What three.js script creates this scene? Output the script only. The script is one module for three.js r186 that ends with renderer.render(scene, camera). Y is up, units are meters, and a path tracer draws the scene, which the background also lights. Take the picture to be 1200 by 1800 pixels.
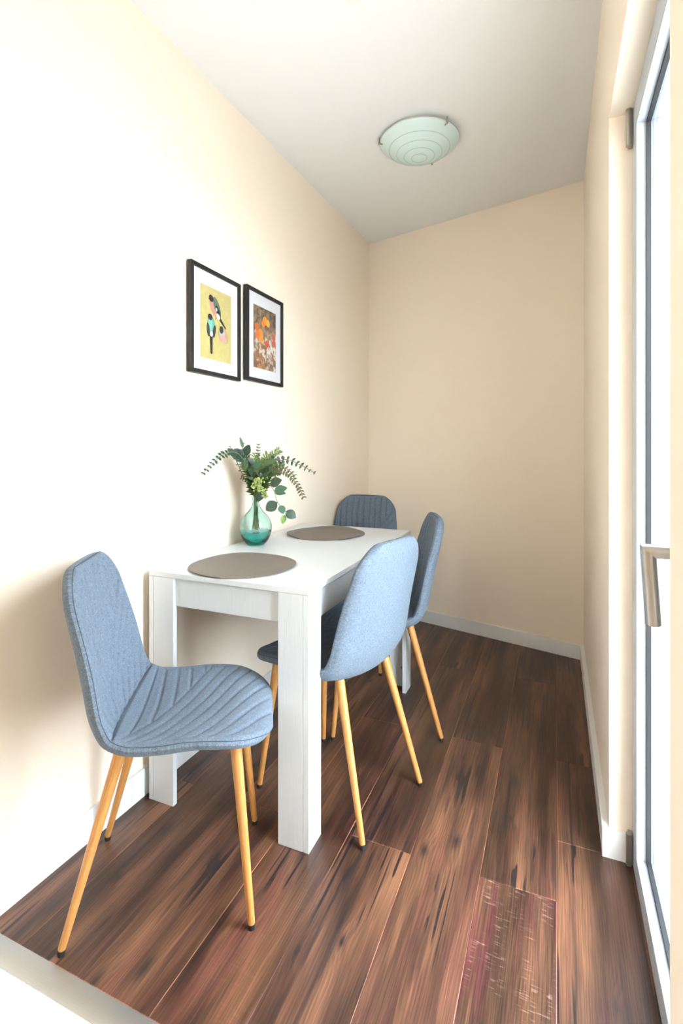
import * as THREE from 'three';
import { mergeGeometries, toCreasedNormals } from 'three/addons/utils/BufferGeometryUtils.js';
import { RoundedBoxGeometry } from 'three/addons/geometries/RoundedBoxGeometry.js';

// ------------------------------------------------------------------ camera, sky, exposure
const scene = new THREE.Scene();
const renderer = new THREE.WebGLRenderer({ antialias: true });
renderer.toneMapping = THREE.LinearToneMapping;
renderer.toneMappingExposure = 2.95;
renderer.shadowMap.enabled = true;
const FOCAL = 890;                                             // in pixels of the 1200 x 1800 frame
const camera = new THREE.PerspectiveCamera(2 * Math.atan(900 / FOCAL) * 180 / Math.PI, 1200 / 1800, 0.02, 200);
camera.position.set(0, 1.16, 0);
camera.rotation.y = Math.atan(377 / FOCAL);
camera.setViewOffset(1200, 1800, 0, 117, 1200, 1800);          // a level camera with a shifted lens
scene.add(camera);
scene.background = new THREE.Color().setRGB(0.82, 0.9, 1.0);  // bright overcast sky
scene.backgroundIntensity = 9;

// ------------------------------------------------------------------ helpers
const V = (x, y, z) => new THREE.Vector3(x, y, z);
const lin = (r, g, b) => new THREE.Color().setRGB(r, g, b);
function rng(seed) { let a = seed >>> 0; return () => { a = (a + 0x6d2b79f5) | 0; let t = Math.imul(a ^ (a >>> 15), 1 | a); t = (t + Math.imul(t ^ (t >>> 7), 61 | t)) ^ t; return ((t ^ (t >>> 14)) >>> 0) / 4294967296; }; }
const taken = {};
function numbered(n) { taken[n] = (taken[n] ?? -1) + 1; return taken[n] ? n + '_' + String(taken[n]).padStart(3, '0') : n; }
function part(name, geo, material, parent) {
  const m = new THREE.Mesh(geo, material); m.name = name; m.castShadow = m.receiveShadow = true; parent.add(m); return m;
}
function thing(name, label, category, pos = [0, 0, 0], turn = 0, group) {
  const o = new THREE.Group(); o.name = numbered(name); o.position.set(...pos); o.rotation.y = turn;
  o.userData = { label, category }; if (group) o.userData.group = group; scene.add(o); return o;
}
function structure(name, label, category) {
  const o = new THREE.Group(); o.name = name; o.userData = { label, category, kind: 'structure' }; scene.add(o); return o;
}
function metreUV(g, k = 1) {                                    // texture coordinates in metres, by the way each face points
  const p = g.attributes.position, n = g.attributes.normal, uv = new Float32Array(p.count * 2);
  for (let i = 0; i < p.count; i++) {
    const ax = Math.abs(n.getX(i)), ay = Math.abs(n.getY(i)), az = Math.abs(n.getZ(i));
    const [a, b] = ay > ax && ay > az ? [p.getX(i), p.getZ(i)] : ax > az ? [p.getZ(i), p.getY(i)] : [p.getX(i), p.getY(i)];
    uv[2 * i] = a * k; uv[2 * i + 1] = b * k;
  }
  g.setAttribute('uv', new THREE.BufferAttribute(uv, 2)); return g;
}
function box(x0, x1, y0, y1, z0, z1, r = 0) {
  const w = Math.abs(x1 - x0), h = Math.abs(y1 - y0), d = Math.abs(z1 - z0);
  const g = r ? new RoundedBoxGeometry(w, h, d, 2, Math.min(r, w / 2.01, h / 2.01, d / 2.01)) : new THREE.BoxGeometry(w, h, d);
  g.translate((x0 + x1) / 2, (y0 + y1) / 2, (z0 + z1) / 2);
  return metreUV(g);
}
function prism(pts, y0, y1) {                                   // upright prism over a plan polygon [[x,z],...]
  const s = new THREE.Shape(pts.map(([x, z]) => new THREE.Vector2(x, -z)));
  const g = new THREE.ExtrudeGeometry(s, { depth: y1 - y0, bevelEnabled: false });
  g.rotateX(-Math.PI / 2); g.translate(0, y0, 0); return metreUV(g);
}
function rod(a, b, ra, rb, n = 16) {
  const d = new THREE.Vector3().subVectors(b, a), g = new THREE.CylinderGeometry(rb, ra, d.length(), n, 1);
  g.applyQuaternion(new THREE.Quaternion().setFromUnitVectors(V(0, 1, 0), d.clone().normalize()));
  g.translate((a.x + b.x) / 2, (a.y + b.y) / 2, (a.z + b.z) / 2); return g;
}
const smooth = (a, b, x) => { const t = Math.min(1, Math.max(0, (x - a) / (b - a))); return t * t * (3 - 2 * t); };

// value noise, tiled every 256 cells
const NR = rng(7), NT = new Float32Array(65536); for (let i = 0; i < 65536; i++) NT[i] = NR();
function noise(x, y) {
  const xi = Math.floor(x), yi = Math.floor(y); let fx = x - xi, fy = y - yi; fx = fx * fx * (3 - 2 * fx); fy = fy * fy * (3 - 2 * fy);
  const x0 = xi & 255, x1 = (xi + 1) & 255, y0 = (yi & 255) << 8, y1 = ((yi + 1) & 255) << 8;
  const a = NT[y0 + x0], b = NT[y0 + x1], c = NT[y1 + x0], d = NT[y1 + x1];
  return a + (b - a) * fx + (c - a) * fy + (a - b - c + d) * fx * fy;
}
const fbm = (x, y) => 0.5 * noise(x, y) + 0.27 * noise(x * 2.1 + 31, y * 2.1 + 17) + 0.15 * noise(x * 4.3 + 71, y * 4.3 + 5) + 0.08 * noise(x * 8.7 + 9, y * 8.7 + 43);
function texture(data, w, h, srgb, repeat = true) {
  const t = new THREE.DataTexture(data, w, h); t.magFilter = THREE.LinearFilter; t.minFilter = THREE.LinearMipmapLinearFilter; t.generateMipmaps = true;
  t.wrapS = t.wrapT = repeat ? THREE.RepeatWrapping : THREE.ClampToEdgeWrapping;
  if (srgb) t.colorSpace = THREE.SRGBColorSpace; t.needsUpdate = true; return t;
}

// ------------------------------------------------------------------ materials
function reliefTexture(n, f) {                                  // grey relief, f(x, y) in 0..1
  const d = new Uint8Array(n * n * 4);
  for (let y = 0; y < n; y++) for (let x = 0; x < n; x++) { const v = 255 * Math.min(1, Math.max(0, f(x, y))), i = 4 * (y * n + x); d[i] = d[i + 1] = d[i + 2] = v; d[i + 3] = 255; }
  return texture(d, n, n, false);
}
const rollerTex = reliefTexture(256, (x, y) => 0.5 * noise(x * 64 / 256, y * 64 / 256) + 0.5 * noise(x * 128 / 256, y * 128 / 256));
rollerTex.repeat.set(3, 3);
const wallMat = new THREE.MeshStandardMaterial({ color: lin(0.905, 0.798, 0.665), roughness: 0.85, bumpMap: rollerTex, bumpScale: 0.0001 });
const ceilMat = new THREE.MeshStandardMaterial({ color: lin(0.85, 0.85, 0.85), roughness: 0.9 });
const trimMat = new THREE.MeshStandardMaterial({ color: lin(0.8, 0.8, 0.79), roughness: 0.45 });
const frameMat = new THREE.MeshStandardMaterial({ color: lin(0.46, 0.51, 0.57), roughness: 0.4 });
const rubberMat = new THREE.MeshStandardMaterial({ color: lin(0.012, 0.012, 0.014), roughness: 0.6 });
const steelMat = new THREE.MeshStandardMaterial({ color: lin(0.42, 0.4, 0.37), metalness: 1, roughness: 0.32 });
const stripMat = new THREE.MeshStandardMaterial({ color: lin(0.46, 0.45, 0.42), metalness: 0.85, roughness: 0.45 });
const paneMat = new THREE.MeshPhysicalMaterial({ color: lin(0.97, 0.99, 0.99), transmission: 1, thickness: 0, roughness: 0, ior: 1.5 });
const tileMat = new THREE.MeshStandardMaterial({ color: lin(0.8, 0.79, 0.77), roughness: 0.3 });
const groutMat = new THREE.MeshStandardMaterial({ color: lin(0.42, 0.4, 0.37), roughness: 0.95 });
const slabMat = new THREE.MeshStandardMaterial({ color: lin(0.05, 0.035, 0.028), roughness: 0.9 });
const outsideMat = new THREE.MeshStandardMaterial({ color: lin(0.5, 0.49, 0.46), roughness: 0.9 });
const revealMat = new THREE.MeshStandardMaterial({ color: lin(0.3, 0.37, 0.41), roughness: 0.8 });

// ------------------------------------------------------------------ the room shell
const CEIL = 2.595, XR = 0.138, ZREAR = 2.6, WT = 0.3;
const leftX = (z) => -1.27 + (-0.8 - z) * 0.0167;               // the left wall runs slightly askew
const backZ = (x) => -3.035 + (x - XR) * 0.268;                 // and the back wall more so
const CL = [leftX(-3.41), backZ(leftX(-3.41))];
const DZ0 = -1.615, DZ1 = -0.783, DTOP = 2.085;                 // the door opening

let s = structure('wall_left', 'long cream painted wall behind the table with two framed prints', 'wall');
part('plaster', prism([[leftX(ZREAR), ZREAR], [CL[0], CL[1]], [CL[0] - WT, CL[1] - 0.08], [leftX(ZREAR) - WT, ZREAR]], -0.1, CEIL), wallMat, s);
s = structure('wall_back', 'slanting cream wall at the narrow end of the room', 'wall');
part('plaster', prism([[CL[0] - WT, backZ(CL[0] - WT)], [XR + WT, backZ(XR + WT)], [XR + WT, backZ(XR + WT) - WT], [CL[0] - WT, backZ(CL[0] - WT) - WT]], -0.1, CEIL), wallMat, s);
s = structure('wall_right', 'cream wall around the glazed balcony door', 'wall');
part('plaster', prism([[XR, DZ0], [XR + WT, DZ0], [XR + WT, backZ(XR + WT)], [XR, backZ(XR)]], -0.1, CEIL), wallMat, s);
part('lintel', box(XR, XR + WT, DTOP, CEIL, DZ0, DZ1), wallMat, s);
part('plaster', box(XR, XR + WT, -0.1, CEIL, DZ1, ZREAR), wallMat, s);
s = structure('wall_rear', 'cream wall closing the room behind the viewer', 'wall');
part('plaster', box(leftX(ZREAR) - WT, XR + WT, -0.1, CEIL, ZREAR, ZREAR + 0.2), wallMat, s);
s = structure('ceiling', 'plain matt white ceiling', 'ceiling');
part('plaster', box(-1.7, XR + WT, CEIL, CEIL + 0.2, -3.95, ZREAR + 0.2), ceilMat, s);

// ---- wooden floor: planks 190 mm wide, 1265 mm long, laid with half a length of offset
function plankTexture(seed, opt) {
  const W = 320, Hh = 2048, R = rng(seed), d = new Uint8Array(W * Hh * 4), b = new Uint8Array(W * Hh * 4), ox = R() * 200, oy = R() * 200;
  const knots = []; for (let k = 0; k < opt.knots; k++) knots.push([0.02 + 0.15 * R(), 0.08 + 1.1 * R(), 0.006 + 0.008 * R(), 0.8 + 0.2 * R()]);
  for (let j = 0; j < Hh; j++) {
    const y = j / Hh * 1.265;
    for (let i = 0; i < W; i++) {
      const x = i / W * 0.19;
      let warp = 0, knot = 0;
      for (const [kx, ky, kr, ks] of knots) {
        const dx = (x - kx) / kr, dy = (y - ky) / (kr * 2.6), q = dx * dx + dy * dy;
        if (q < 60) { const e = Math.exp(-q * 0.11); warp += e * 1.3; if (q < 9) knot = Math.max(knot, ks * Math.exp(-q * 1.4)); }
      }
      const w1 = fbm(x * 14 + ox, y * 1.6 + oy);
      const ringPos = x * opt.rings * 1.7 + w1 * 7 + warp * 1.6;
      const fr = ringPos - Math.floor(ringPos), ring = smooth(0, 0.75, fr) * (1 - smooth(0.8, 1, fr));
      const fibre = noise(x * 900 + ox * 3, y * 11 + oy), fibre2 = noise(x * 2100 + 40, y * 26 + oy * 5);
      const patch = fbm(x * 22 + oy, y * 2.4 + ox);
      const streak = smooth(0.57, 0.78, fbm(x * 60 + 90 + ox, y * 3.2 + oy + w1 * 1.2)) * (0.35 + 0.65 * fibre);
      const crack = smooth(0.68, 0.78, noise(x * 130 + ox, y * 5 + 7 * w1)) * smooth(0.5, 0.7, noise(x * 20 + 60, y * 4 + oy));
      let t = 0.46 + 0.62 * (patch - 0.5) * 2.0 + 0.3 * (fibre - 0.5) + 0.22 * (fibre2 - 0.5) - 0.16 * ring * (0.2 + 1.1 * patch) + opt.tone;
      let dark = Math.min(1, 0.75 * streak + 0.95 * crack + knot * 0.95);
      const red = opt.red * smooth(0.35, 0.75, fbm(x * 45 + 7, y * 3.5 + ox + 2 * w1));
      let saw = 0;
      if (opt.saw) saw = opt.saw * smooth(0.64, 0.9, noise(x * 60 + ox, y * 400 + x * 26 + oy)) * smooth(0.35, 0.7, noise(x * 30, y * 14 + 9)) * (0.4 + 0.6 * noise(x * 140, y * 40));
      t = Math.min(1, Math.max(0, t));
      // dark walnut -> warm tan
      let r = 42 + 94 * t, g = 27 + 67 * t, bl = 20 + 48 * t;
      r += red * 3; g -= red * 6; bl += red * 3;
      r = r * (1 - dark) + 40 * dark; g = g * (1 - dark) + 31 * dark; bl = bl * (1 - dark) + 31 * dark;
      r += saw * 60; g += saw * 58; bl += saw * 62;
      const o = 4 * (j * W + i);
      d[o] = Math.max(0, Math.min(255, r)); d[o + 1] = Math.max(0, Math.min(255, g)); d[o + 2] = Math.max(0, Math.min(255, bl)); d[o + 3] = 255;
      const h = 150 + 50 * (fibre - 0.5) - 70 * dark - 25 * ring + 40 * saw; b[o] = b[o + 1] = b[o + 2] = Math.max(0, Math.min(255, h)); b[o + 3] = 255;
    }
  }
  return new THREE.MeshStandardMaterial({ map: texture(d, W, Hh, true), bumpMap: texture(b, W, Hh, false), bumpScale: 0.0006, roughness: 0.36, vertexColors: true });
}
const plankMats = [
  plankTexture(11, { knots: 2, rings: 70, tone: 0.1, red: 0.5, saw: 0 }),
  plankTexture(23, { knots: 2, rings: 90, tone: 0.02, red: 0.3, saw: 0 }),
  plankTexture(37, { knots: 3, rings: 60, tone: 0.14, red: 0.25, saw: 0 }),
  plankTexture(41, { knots: 2, rings: 80, tone: -0.08, red: 1.6, saw: 0.8 }),
  plankTexture(59, { knots: 2, rings: 75, tone: -0.06, red: 0.4, saw: 0 }),
  plankTexture(67, { knots: 2, rings: 55, tone: 0.06, red: 0.8, saw: 0.12 }),
];
function plankGeo(x0, x1, zn, zf0, zf1, start) {                // far end follows the skew wall; start is where the full plank would begin
  const e = 0.0017, h = 0.0009, g = 0.0003;
  const lo = [[x0 + g, zn - g], [x1 - g, zn - g], [x1 - g, zf1 + g], [x0 + g, zf0 + g]];
  const up = [[x0 + e, zn - e], [x1 - e, zn - e], [x1 - e, zf1 + e], [x0 + e, zf0 + e]];
  const P = [], U = [], I = [], C = []; let litBevel = false;
  const put = (p, y) => { if (litBevel) C.push(2.1, 1.95, 1.85); else C.push(1, 1, 1); P.push(p[0], y, p[1]); U.push((p[0] - Math.round(x0 / 0.1905 - 0.01) * 0.1905) / 0.19, (start - p[1]) / 1.265); return P.length / 3 - 1; };  // bevel colour is lightened to paint in the light the edge catches
  const quad = (a, b, c, d2) => I.push(a, b, c, a, c, d2);
  quad(...up.map((p) => put(p, 0)));
  for (let k = 0; k < 4; k++) { const n = (k + 1) % 4; litBevel = true; quad(put(lo[k], -h), put(lo[n], -h), put(up[n], 0), put(up[k], 0)); litBevel = false; quad(put(lo[k], -0.008), put(lo[n], -0.008), put(lo[n], -h), put(lo[k], -h)); }
  const geo = new THREE.BufferGeometry(); geo.setAttribute('position', new THREE.Float32BufferAttribute(P, 3)); geo.setAttribute('uv', new THREE.Float32BufferAttribute(U, 2)); geo.setAttribute('color', new THREE.Float32BufferAttribute(C, 3)); geo.setIndex(I);
  geo.computeVertexNormals(); return geo;
}
const floor = structure('floor', 'dark brown wood plank floor with light bevelled joints', 'floor');
part('subfloor', prism([[leftX(-0.79), -0.79], [XR + 0.12, -0.79], [XR + 0.12, backZ(XR)], [CL[0], CL[1]]], -0.1, -0.008), slabMat, floor);
{
  const pick = { '-7': [2, 0, 1], '-6': [4, 0, 2], '-5': [0, 2, 4], '-4': [5, 1, 4], '-3': [2, 1, 4], '-2': [0, 1, 4], '-1': [3, 4, 1], '0': [1, 4, 1] };
  const ZN = -0.792;
  for (let c = -7; c <= 0; c++) {
    let x0 = 0.002 + c * 0.1905, x1 = x0 + 0.1905;
    if (c === 0) x1 = 0.197;
    if (c === -7) x0 = -1.268;
    const joints = (c & 1) ? [-0.135, -1.4, -2.665, -3.93] : [-0.765, -2.03, -3.295, -4.56];
    for (let k = 0; k < 3; k++) {
      const a = Math.min(ZN, joints[k]), b = joints[k + 1];
      let f0 = Math.max(b, backZ(x0)), f1 = Math.max(b, backZ(x1));
      if (c === 0 && f1 < DZ0) f1 = f0;
      if (a - Math.max(f0, f1) < 0.01) continue;
      if (c === 0) {                                            // the last row fills the door recess, then runs on along the wall
        if (a > DZ0) {
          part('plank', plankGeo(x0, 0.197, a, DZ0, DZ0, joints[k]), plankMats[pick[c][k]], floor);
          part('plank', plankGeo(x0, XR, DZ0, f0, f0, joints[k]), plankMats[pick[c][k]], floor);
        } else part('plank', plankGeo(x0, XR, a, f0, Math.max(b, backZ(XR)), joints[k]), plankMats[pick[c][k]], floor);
        continue;
      }
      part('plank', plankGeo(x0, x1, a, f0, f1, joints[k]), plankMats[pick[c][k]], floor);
    }
  }
}
// ---- pale tiles on the viewer's side of the metal strip
const tiles = structure('floor_tiles', 'glossy off-white floor tiles beyond the metal strip', 'floor');
part('mortar', box(leftX(0), XR, -0.1, -0.006, -0.74, ZREAR), groutMat, tiles);
for (let i = 0; i < 3; i++) for (let j = 0; j < 6; j++) {
  const x0 = Math.max(-1.28, -1.65 + i * 0.6), x1 = Math.min(XR, -1.052 + i * 0.6), z0 = -0.74 + j * 0.6, z1 = Math.min(ZREAR, z0 + 0.598);
  part('tile', box(x0, x1, -0.009, 0, z0, z1, 0.001), tileMat, tiles);
}
s = structure('trim_1', 'brushed metal threshold strip between wood planks and tiles', 'threshold');
part('strip', (() => { const sh = new THREE.Shape(); sh.moveTo(-0.026, 0); sh.quadraticCurveTo(0, 0.009, 0.026, 0); sh.closePath(); const g = new THREE.ExtrudeGeometry(sh, { depth: XR + 1.262, bevelEnabled: false, curveSegments: 10 }); g.rotateY(Math.PI / 2); g.translate(-1.262, 0.0001, -0.766); return g; })(), stripMat, s);

// ---- baseboards
function board(pts, h, parent) { part('board', prism(pts, 0.0005, h), trimMat, parent); }
s = structure('baseboard_left', 'white baseboard along the long cream wall', 'baseboard');
{ const T = 0.0095, zs = [ZREAR, -1.235, CL[1] + 0.02]; for (let k = 0; k < 2; k++) { const a = zs[k] - 0.0006, b = zs[k + 1] + 0.0006; board([[leftX(a), a], [leftX(a) + T, a], [leftX(b) + T, b], [leftX(b), b]], 0.092, s); } }
s = structure('baseboard_back', 'white baseboard under the slanting end wall', 'baseboard');
board([[CL[0] + 0.008, backZ(CL[0]) + 0.002], [XR, backZ(XR)], [XR, backZ(XR) + 0.017], [CL[0] + 0.008, backZ(CL[0]) + 0.017]], 0.078, s);
s = structure('baseboard_right', 'white baseboard turning the corner into the door recess', 'baseboard');
board([[XR, backZ(XR) + 0.018], [XR - 0.018, backZ(XR) + 0.018], [XR - 0.018, DZ0 + 0.012], [XR, DZ0 + 0.012]], 0.08, s);
board([[XR, DZ0], [0.193, DZ0], [0.193, DZ0 + 0.012], [XR, DZ0 + 0.012]], 0.08, s);
board([[XR, DZ1], [XR - 0.015, DZ1], [XR - 0.015, ZREAR], [XR, ZREAR]], 0.08, s);

// ---- glazed balcony door
const door = structure('door_1', 'glazed aluminium balcony door with black gasket and steel lever handle', 'door');
{
  const X0 = 0.195, X1 = 0.262, zi = -1.535, zo = DZ0, ni = -0.862, no = DZ1, yb = 0.065, yt = 2.013;
  part('stile', box(X0, X1, 0.002, DTOP - 0.001, zo + 0.001, zi, 0.002), frameMat, door);
  part('stile', box(X0, X1, 0.002, DTOP - 0.001, ni, no - 0.001, 0.002), frameMat, door);
  part('rail', box(X0, X1, 0.002, yb, zi, ni, 0.002), frameMat, door);
  part('rail', box(X0, X1, yt, DTOP - 0.001, zi, ni, 0.002), frameMat, door);
  const gx0 = 0.2175, gx1 = 0.228, gt = 0.01, bt = 0.002;
  for (const [a, b] of [[X0 + 0.001, gx0], [gx1 + 0.006, X1]]) {   // glazing beads: inner and outer
    part('glazing_bead', box(a, b, yb, yt, zi, zi + bt), frameMat, door); part('glazing_bead', box(a, b, yb, yt, ni - bt, ni), frameMat, door);
    part('glazing_bead', box(a, b, yb, yb + bt, zi + bt, ni - bt), frameMat, door); part('glazing_bead', box(a, b, yt - bt, yt, zi + bt, ni - bt), frameMat, door);
  }
  part('gasket', box(gx0, gx1, yb, yt, zi, zi + gt), rubberMat, door);
  part('gasket', box(gx0, gx1, yb, yt, ni - gt, ni), rubberMat, door);
  part('gasket', box(gx0, gx1, yb, yb + gt, zi + gt, ni - gt), rubberMat, door);
  part('gasket', box(gx0, gx1, yt - gt, yt, zi + gt, ni - gt), rubberMat, door);
  part('glass_pane', box(0.229, 0.2335, yb + 0.001, yt - 0.001, zi + 0.001, ni - 0.001), paneMat, door);
  for (const [y0, y1] of [[0.008, 0.09], [1.985, 2.082]]) {
    const h = part('hinge', box(0.183, 0.1945, y0, y1, zo + 0.003, zo + 0.026, 0.002), steelMat, door);
    part('hinge_pin', rod(V(0.184, y0 - 0.002, zo + 0.024), V(0.184, y1 + 0.002, zo + 0.024), 0.0075, 0.0075), steelMat, h);
  }
  const hz = -0.832, hy = 1.009, hx = 0.121;
  const handle = part('handle', (() => {                       // round bar, mitred at the corner
    const A = V(X0, hy, hz), C = V(hx, hy, hz), E = V(hx + 0.007, hy - 0.103, hz - 0.005), n = 28, rr = 0.0108, rows = [];
    const d1 = C.clone().sub(A).normalize(), d2 = E.clone().sub(C).normalize(), cut = d1.clone().add(d2).normalize();
    const zA = V(0, 0, 1), u1 = new THREE.Vector3().crossVectors(d1, zA).normalize(), w1 = new THREE.Vector3().crossVectors(d1, u1), u2 = new THREE.Vector3().crossVectors(d2, w1).normalize(), w2 = new THREE.Vector3().crossVectors(d2, u2);
    const ring = (c, u, w, d) => { const o = []; for (let i = 0; i <= n; i++) { const an = i / n * Math.PI * 2, p = c.clone().addScaledVector(u, rr * Math.cos(an)).addScaledVector(w, rr * Math.sin(an)); if (d) p.addScaledVector(d, -p.clone().sub(C).dot(cut) / d.dot(cut)); o.push(p); } return o; };
    const P = [], I = [];
    for (const [r0, r1] of [[ring(A, u1, w1), ring(C, u1, w1, d1)], [ring(C, u2, w2, d2), ring(E, u2, w2)]]) { const k = P.length / 3; for (const p of [...r0, ...r1]) P.push(p.x, p.y, p.z); for (let i = 0; i < n; i++) I.push(k + i, k + i + 1, k + n + 1 + i, k + i + 1, k + n + 2 + i, k + n + 1 + i); }
    const g = new THREE.BufferGeometry(); g.setAttribute('position', new THREE.Float32BufferAttribute(P, 3)); g.setIndex(I); g.computeVertexNormals(); return g;
  })(), steelMat, door);
  part('end_cap', new THREE.SphereGeometry(0.0105, 16, 10).scale(1, 0.35, 1).translate(hx + 0.007, hy - 0.103, hz - 0.005), steelMat, handle);
  part('rosette', box(X0 - 0.008, X0 + 0.001, hy - 0.06, hy + 0.06, hz - 0.016, hz + 0.016, 0.003), steelMat, handle);
}
// ---- outside: tiled reveal of the door opening, terrace
s = structure('wall_reveal', 'pale blue-grey panels lining the outer side of the door opening', 'wall');
for (let k = 0; k < 7; k++) part('panel', box(0.2625, 0.438, 0.002 + k * 0.305, Math.min(DTOP - 0.002, 0.304 + k * 0.305), DZ0, DZ0 + 0.012, 0.0015), revealMat, s);
s = structure('trim_2', 'pale grey shutter rail on the outer side of the glazed door', 'shutter rail');
part('rail', mergeGeometries([box(0.263, 0.271, 0.002, DTOP - 0.002, DZ0 + 0.013, DZ0 + 0.045), box(0.271, 0.279, 0.002, DTOP - 0.002, DZ0 + 0.013, DZ0 + 0.03)]), frameMat, s);
s = structure('ground', 'grey paved terrace outside the glazed door', 'ground');
part('paving', box(XR + WT, 14, -0.14, -0.04, -14, 14), outsideMat, s);

// ------------------------------------------------------------------ table
const grainTex = reliefTexture(512, (x, y) => 0.6 * noise(x * 128 / 512, y * 4 / 512 * 4) + 0.4 * noise(x * 256 / 512, y * 16 / 512 * 2));
grainTex.repeat.set(3, 1);
const tableMat = new THREE.MeshStandardMaterial({ color: lin(0.6, 0.625, 0.635), roughness: 0.38, bumpMap: grainTex, bumpScale: 0.00035 });
const screwMat = new THREE.MeshStandardMaterial({ color: lin(0.3, 0.3, 0.28), metalness: 0.9, roughness: 0.4 });
{
  const x0 = -1.2315, x1 = -0.645, z1 = -1.285, z0 = -2.378, Ht = 0.75, tt = 0.0165;
  const t = thing('dining_table', 'white rectangular dining table with panel legs against the cream wall', 'table', [(x0 + x1) / 2, 0, (z0 + z1) / 2]);
  const L = (g) => g.translate(-(x0 + x1) / 2, 0, -(z0 + z1) / 2);
  const put = (n, g, p = t, m = tableMat) => part(n, metreUV(L(g)), m, p);
  put('tabletop', box(x0, x1, Ht - tt, Ht, z0, z1, 0.0012));
  const w = 0.1, d = 0.082, th = 0.018, top = Ht - tt - 0.0006;
  for (const sx of [0, 1]) for (const sz of [0, 1]) {            // each leg: a wide board and a side board joined in an L
    const ox = sx ? x1 - 0.0005 : x0 + 0.0005, ix = sx ? -1 : 1, oz = sz ? z1 - 0.0005 : z0 + 0.0005, iz = sz ? -1 : 1;
    const leg = put('leg', box(ox + ix * (th + 0.0006), ox + ix * w, 0, top, oz, oz + iz * th, 0.001));
    put('side_board', box(ox, ox + ix * th, 0, top, oz, oz + iz * d, 0.001), leg);
  }
  const a0 = Ht - tt - 0.092, a1 = top, g = 0.012;
  put('apron', box(x0 + w + 0.001, x1 - w - 0.001, a0, a1, z1 - g, z1 - g - 0.016, 0.001));
  put('apron', box(x0 + w + 0.001, x1 - w - 0.001, a0, a1, z0 + g, z0 + g + 0.016, 0.001));
  put('apron', box(x1 - g, x1 - g - 0.016, a0, a1, z0 + d + 0.001, z1 - d - 0.001, 0.001));
  put('apron', box(x0 + g, x0 + g + 0.016, a0, a1, z0 + d + 0.001, z1 - d - 0.001, 0.001));
  
  put('screw', rod(V(x1 - 0.04, 0.09, z0 + 0.018), V(x1 - 0.04, 0.09, z0 + 0.0215), 0.006, 0.005, 12), t, screwMat);
}

// ------------------------------------------------------------------ chairs
const fabric = (() => {
  const n = 512, d = new Uint8Array(n * n * 4), b = new Uint8Array(n * n * 4), R = rng(5);
  for (let y = 0; y < n; y++) for (let x = 0; x < n; x++) {
    const th = noise(x * 128 / n, y * 256 / n), th2 = noise(x * 256 / n + 9, y * 64 / n + 3), cl = noise(x * 32 / n, y * 32 / n);
    let v = 1 + 0.42 * (th - 0.5) + 0.3 * (th2 - 0.5) + 0.14 * (cl - 0.5) + 0.18 * (R() - 0.5);
    const o = 4 * (y * n + x);
    d[o] = Math.min(255, 96 * v); d[o + 1] = Math.min(255, 108 * v); d[o + 2] = Math.min(255, 121 * v); d[o + 3] = 255;
    const weave = 0.5 + 0.25 * Math.sin(x / n * Math.PI * 256) + 0.25 * Math.sin(y / n * Math.PI * 256);
    b[o] = b[o + 1] = b[o + 2] = 255 * Math.min(1, Math.max(0, weave * 0.6 + th * 0.4)); b[o + 3] = 255;
  }
  const m = texture(d, n, n, true), r = texture(b, n, n, false); m.repeat.set(11, 11); r.repeat.set(11, 11);
  return new THREE.MeshPhysicalMaterial({ map: m, bumpMap: r, bumpScale: 0.0004, roughness: 0.95, sheen: 0.3, sheenRoughness: 0.6, sheenColor: lin(0.5, 0.6, 0.7) });
})();
const legMat = (() => {
  const w = 64, h = 512, d = new Uint8Array(w * h * 4);
  for (let y = 0; y < h; y++) for (let x = 0; x < w; x++) {
    const a = 0.6 * noise(x * 0.9, y * 0.03 + 3) + 0.4 * noise(x * 2, y * 0.09), o = 4 * (y * w + x), v = 0.86 + 0.26 * a;
    d[o] = 186 * v; d[o + 1] = 131 * v; d[o + 2] = 70 * v; d[o + 3] = 255;
  }
  return new THREE.MeshStandardMaterial({ map: texture(d, w, h, true), roughness: 0.4 });
})();
const threadMat = new THREE.MeshStandardMaterial({ color: lin(0.03, 0.045, 0.065), roughness: 0.8 });
const blackMat = new THREE.MeshStandardMaterial({ color: lin(0.015, 0.015, 0.015), roughness: 0.5 });

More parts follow.
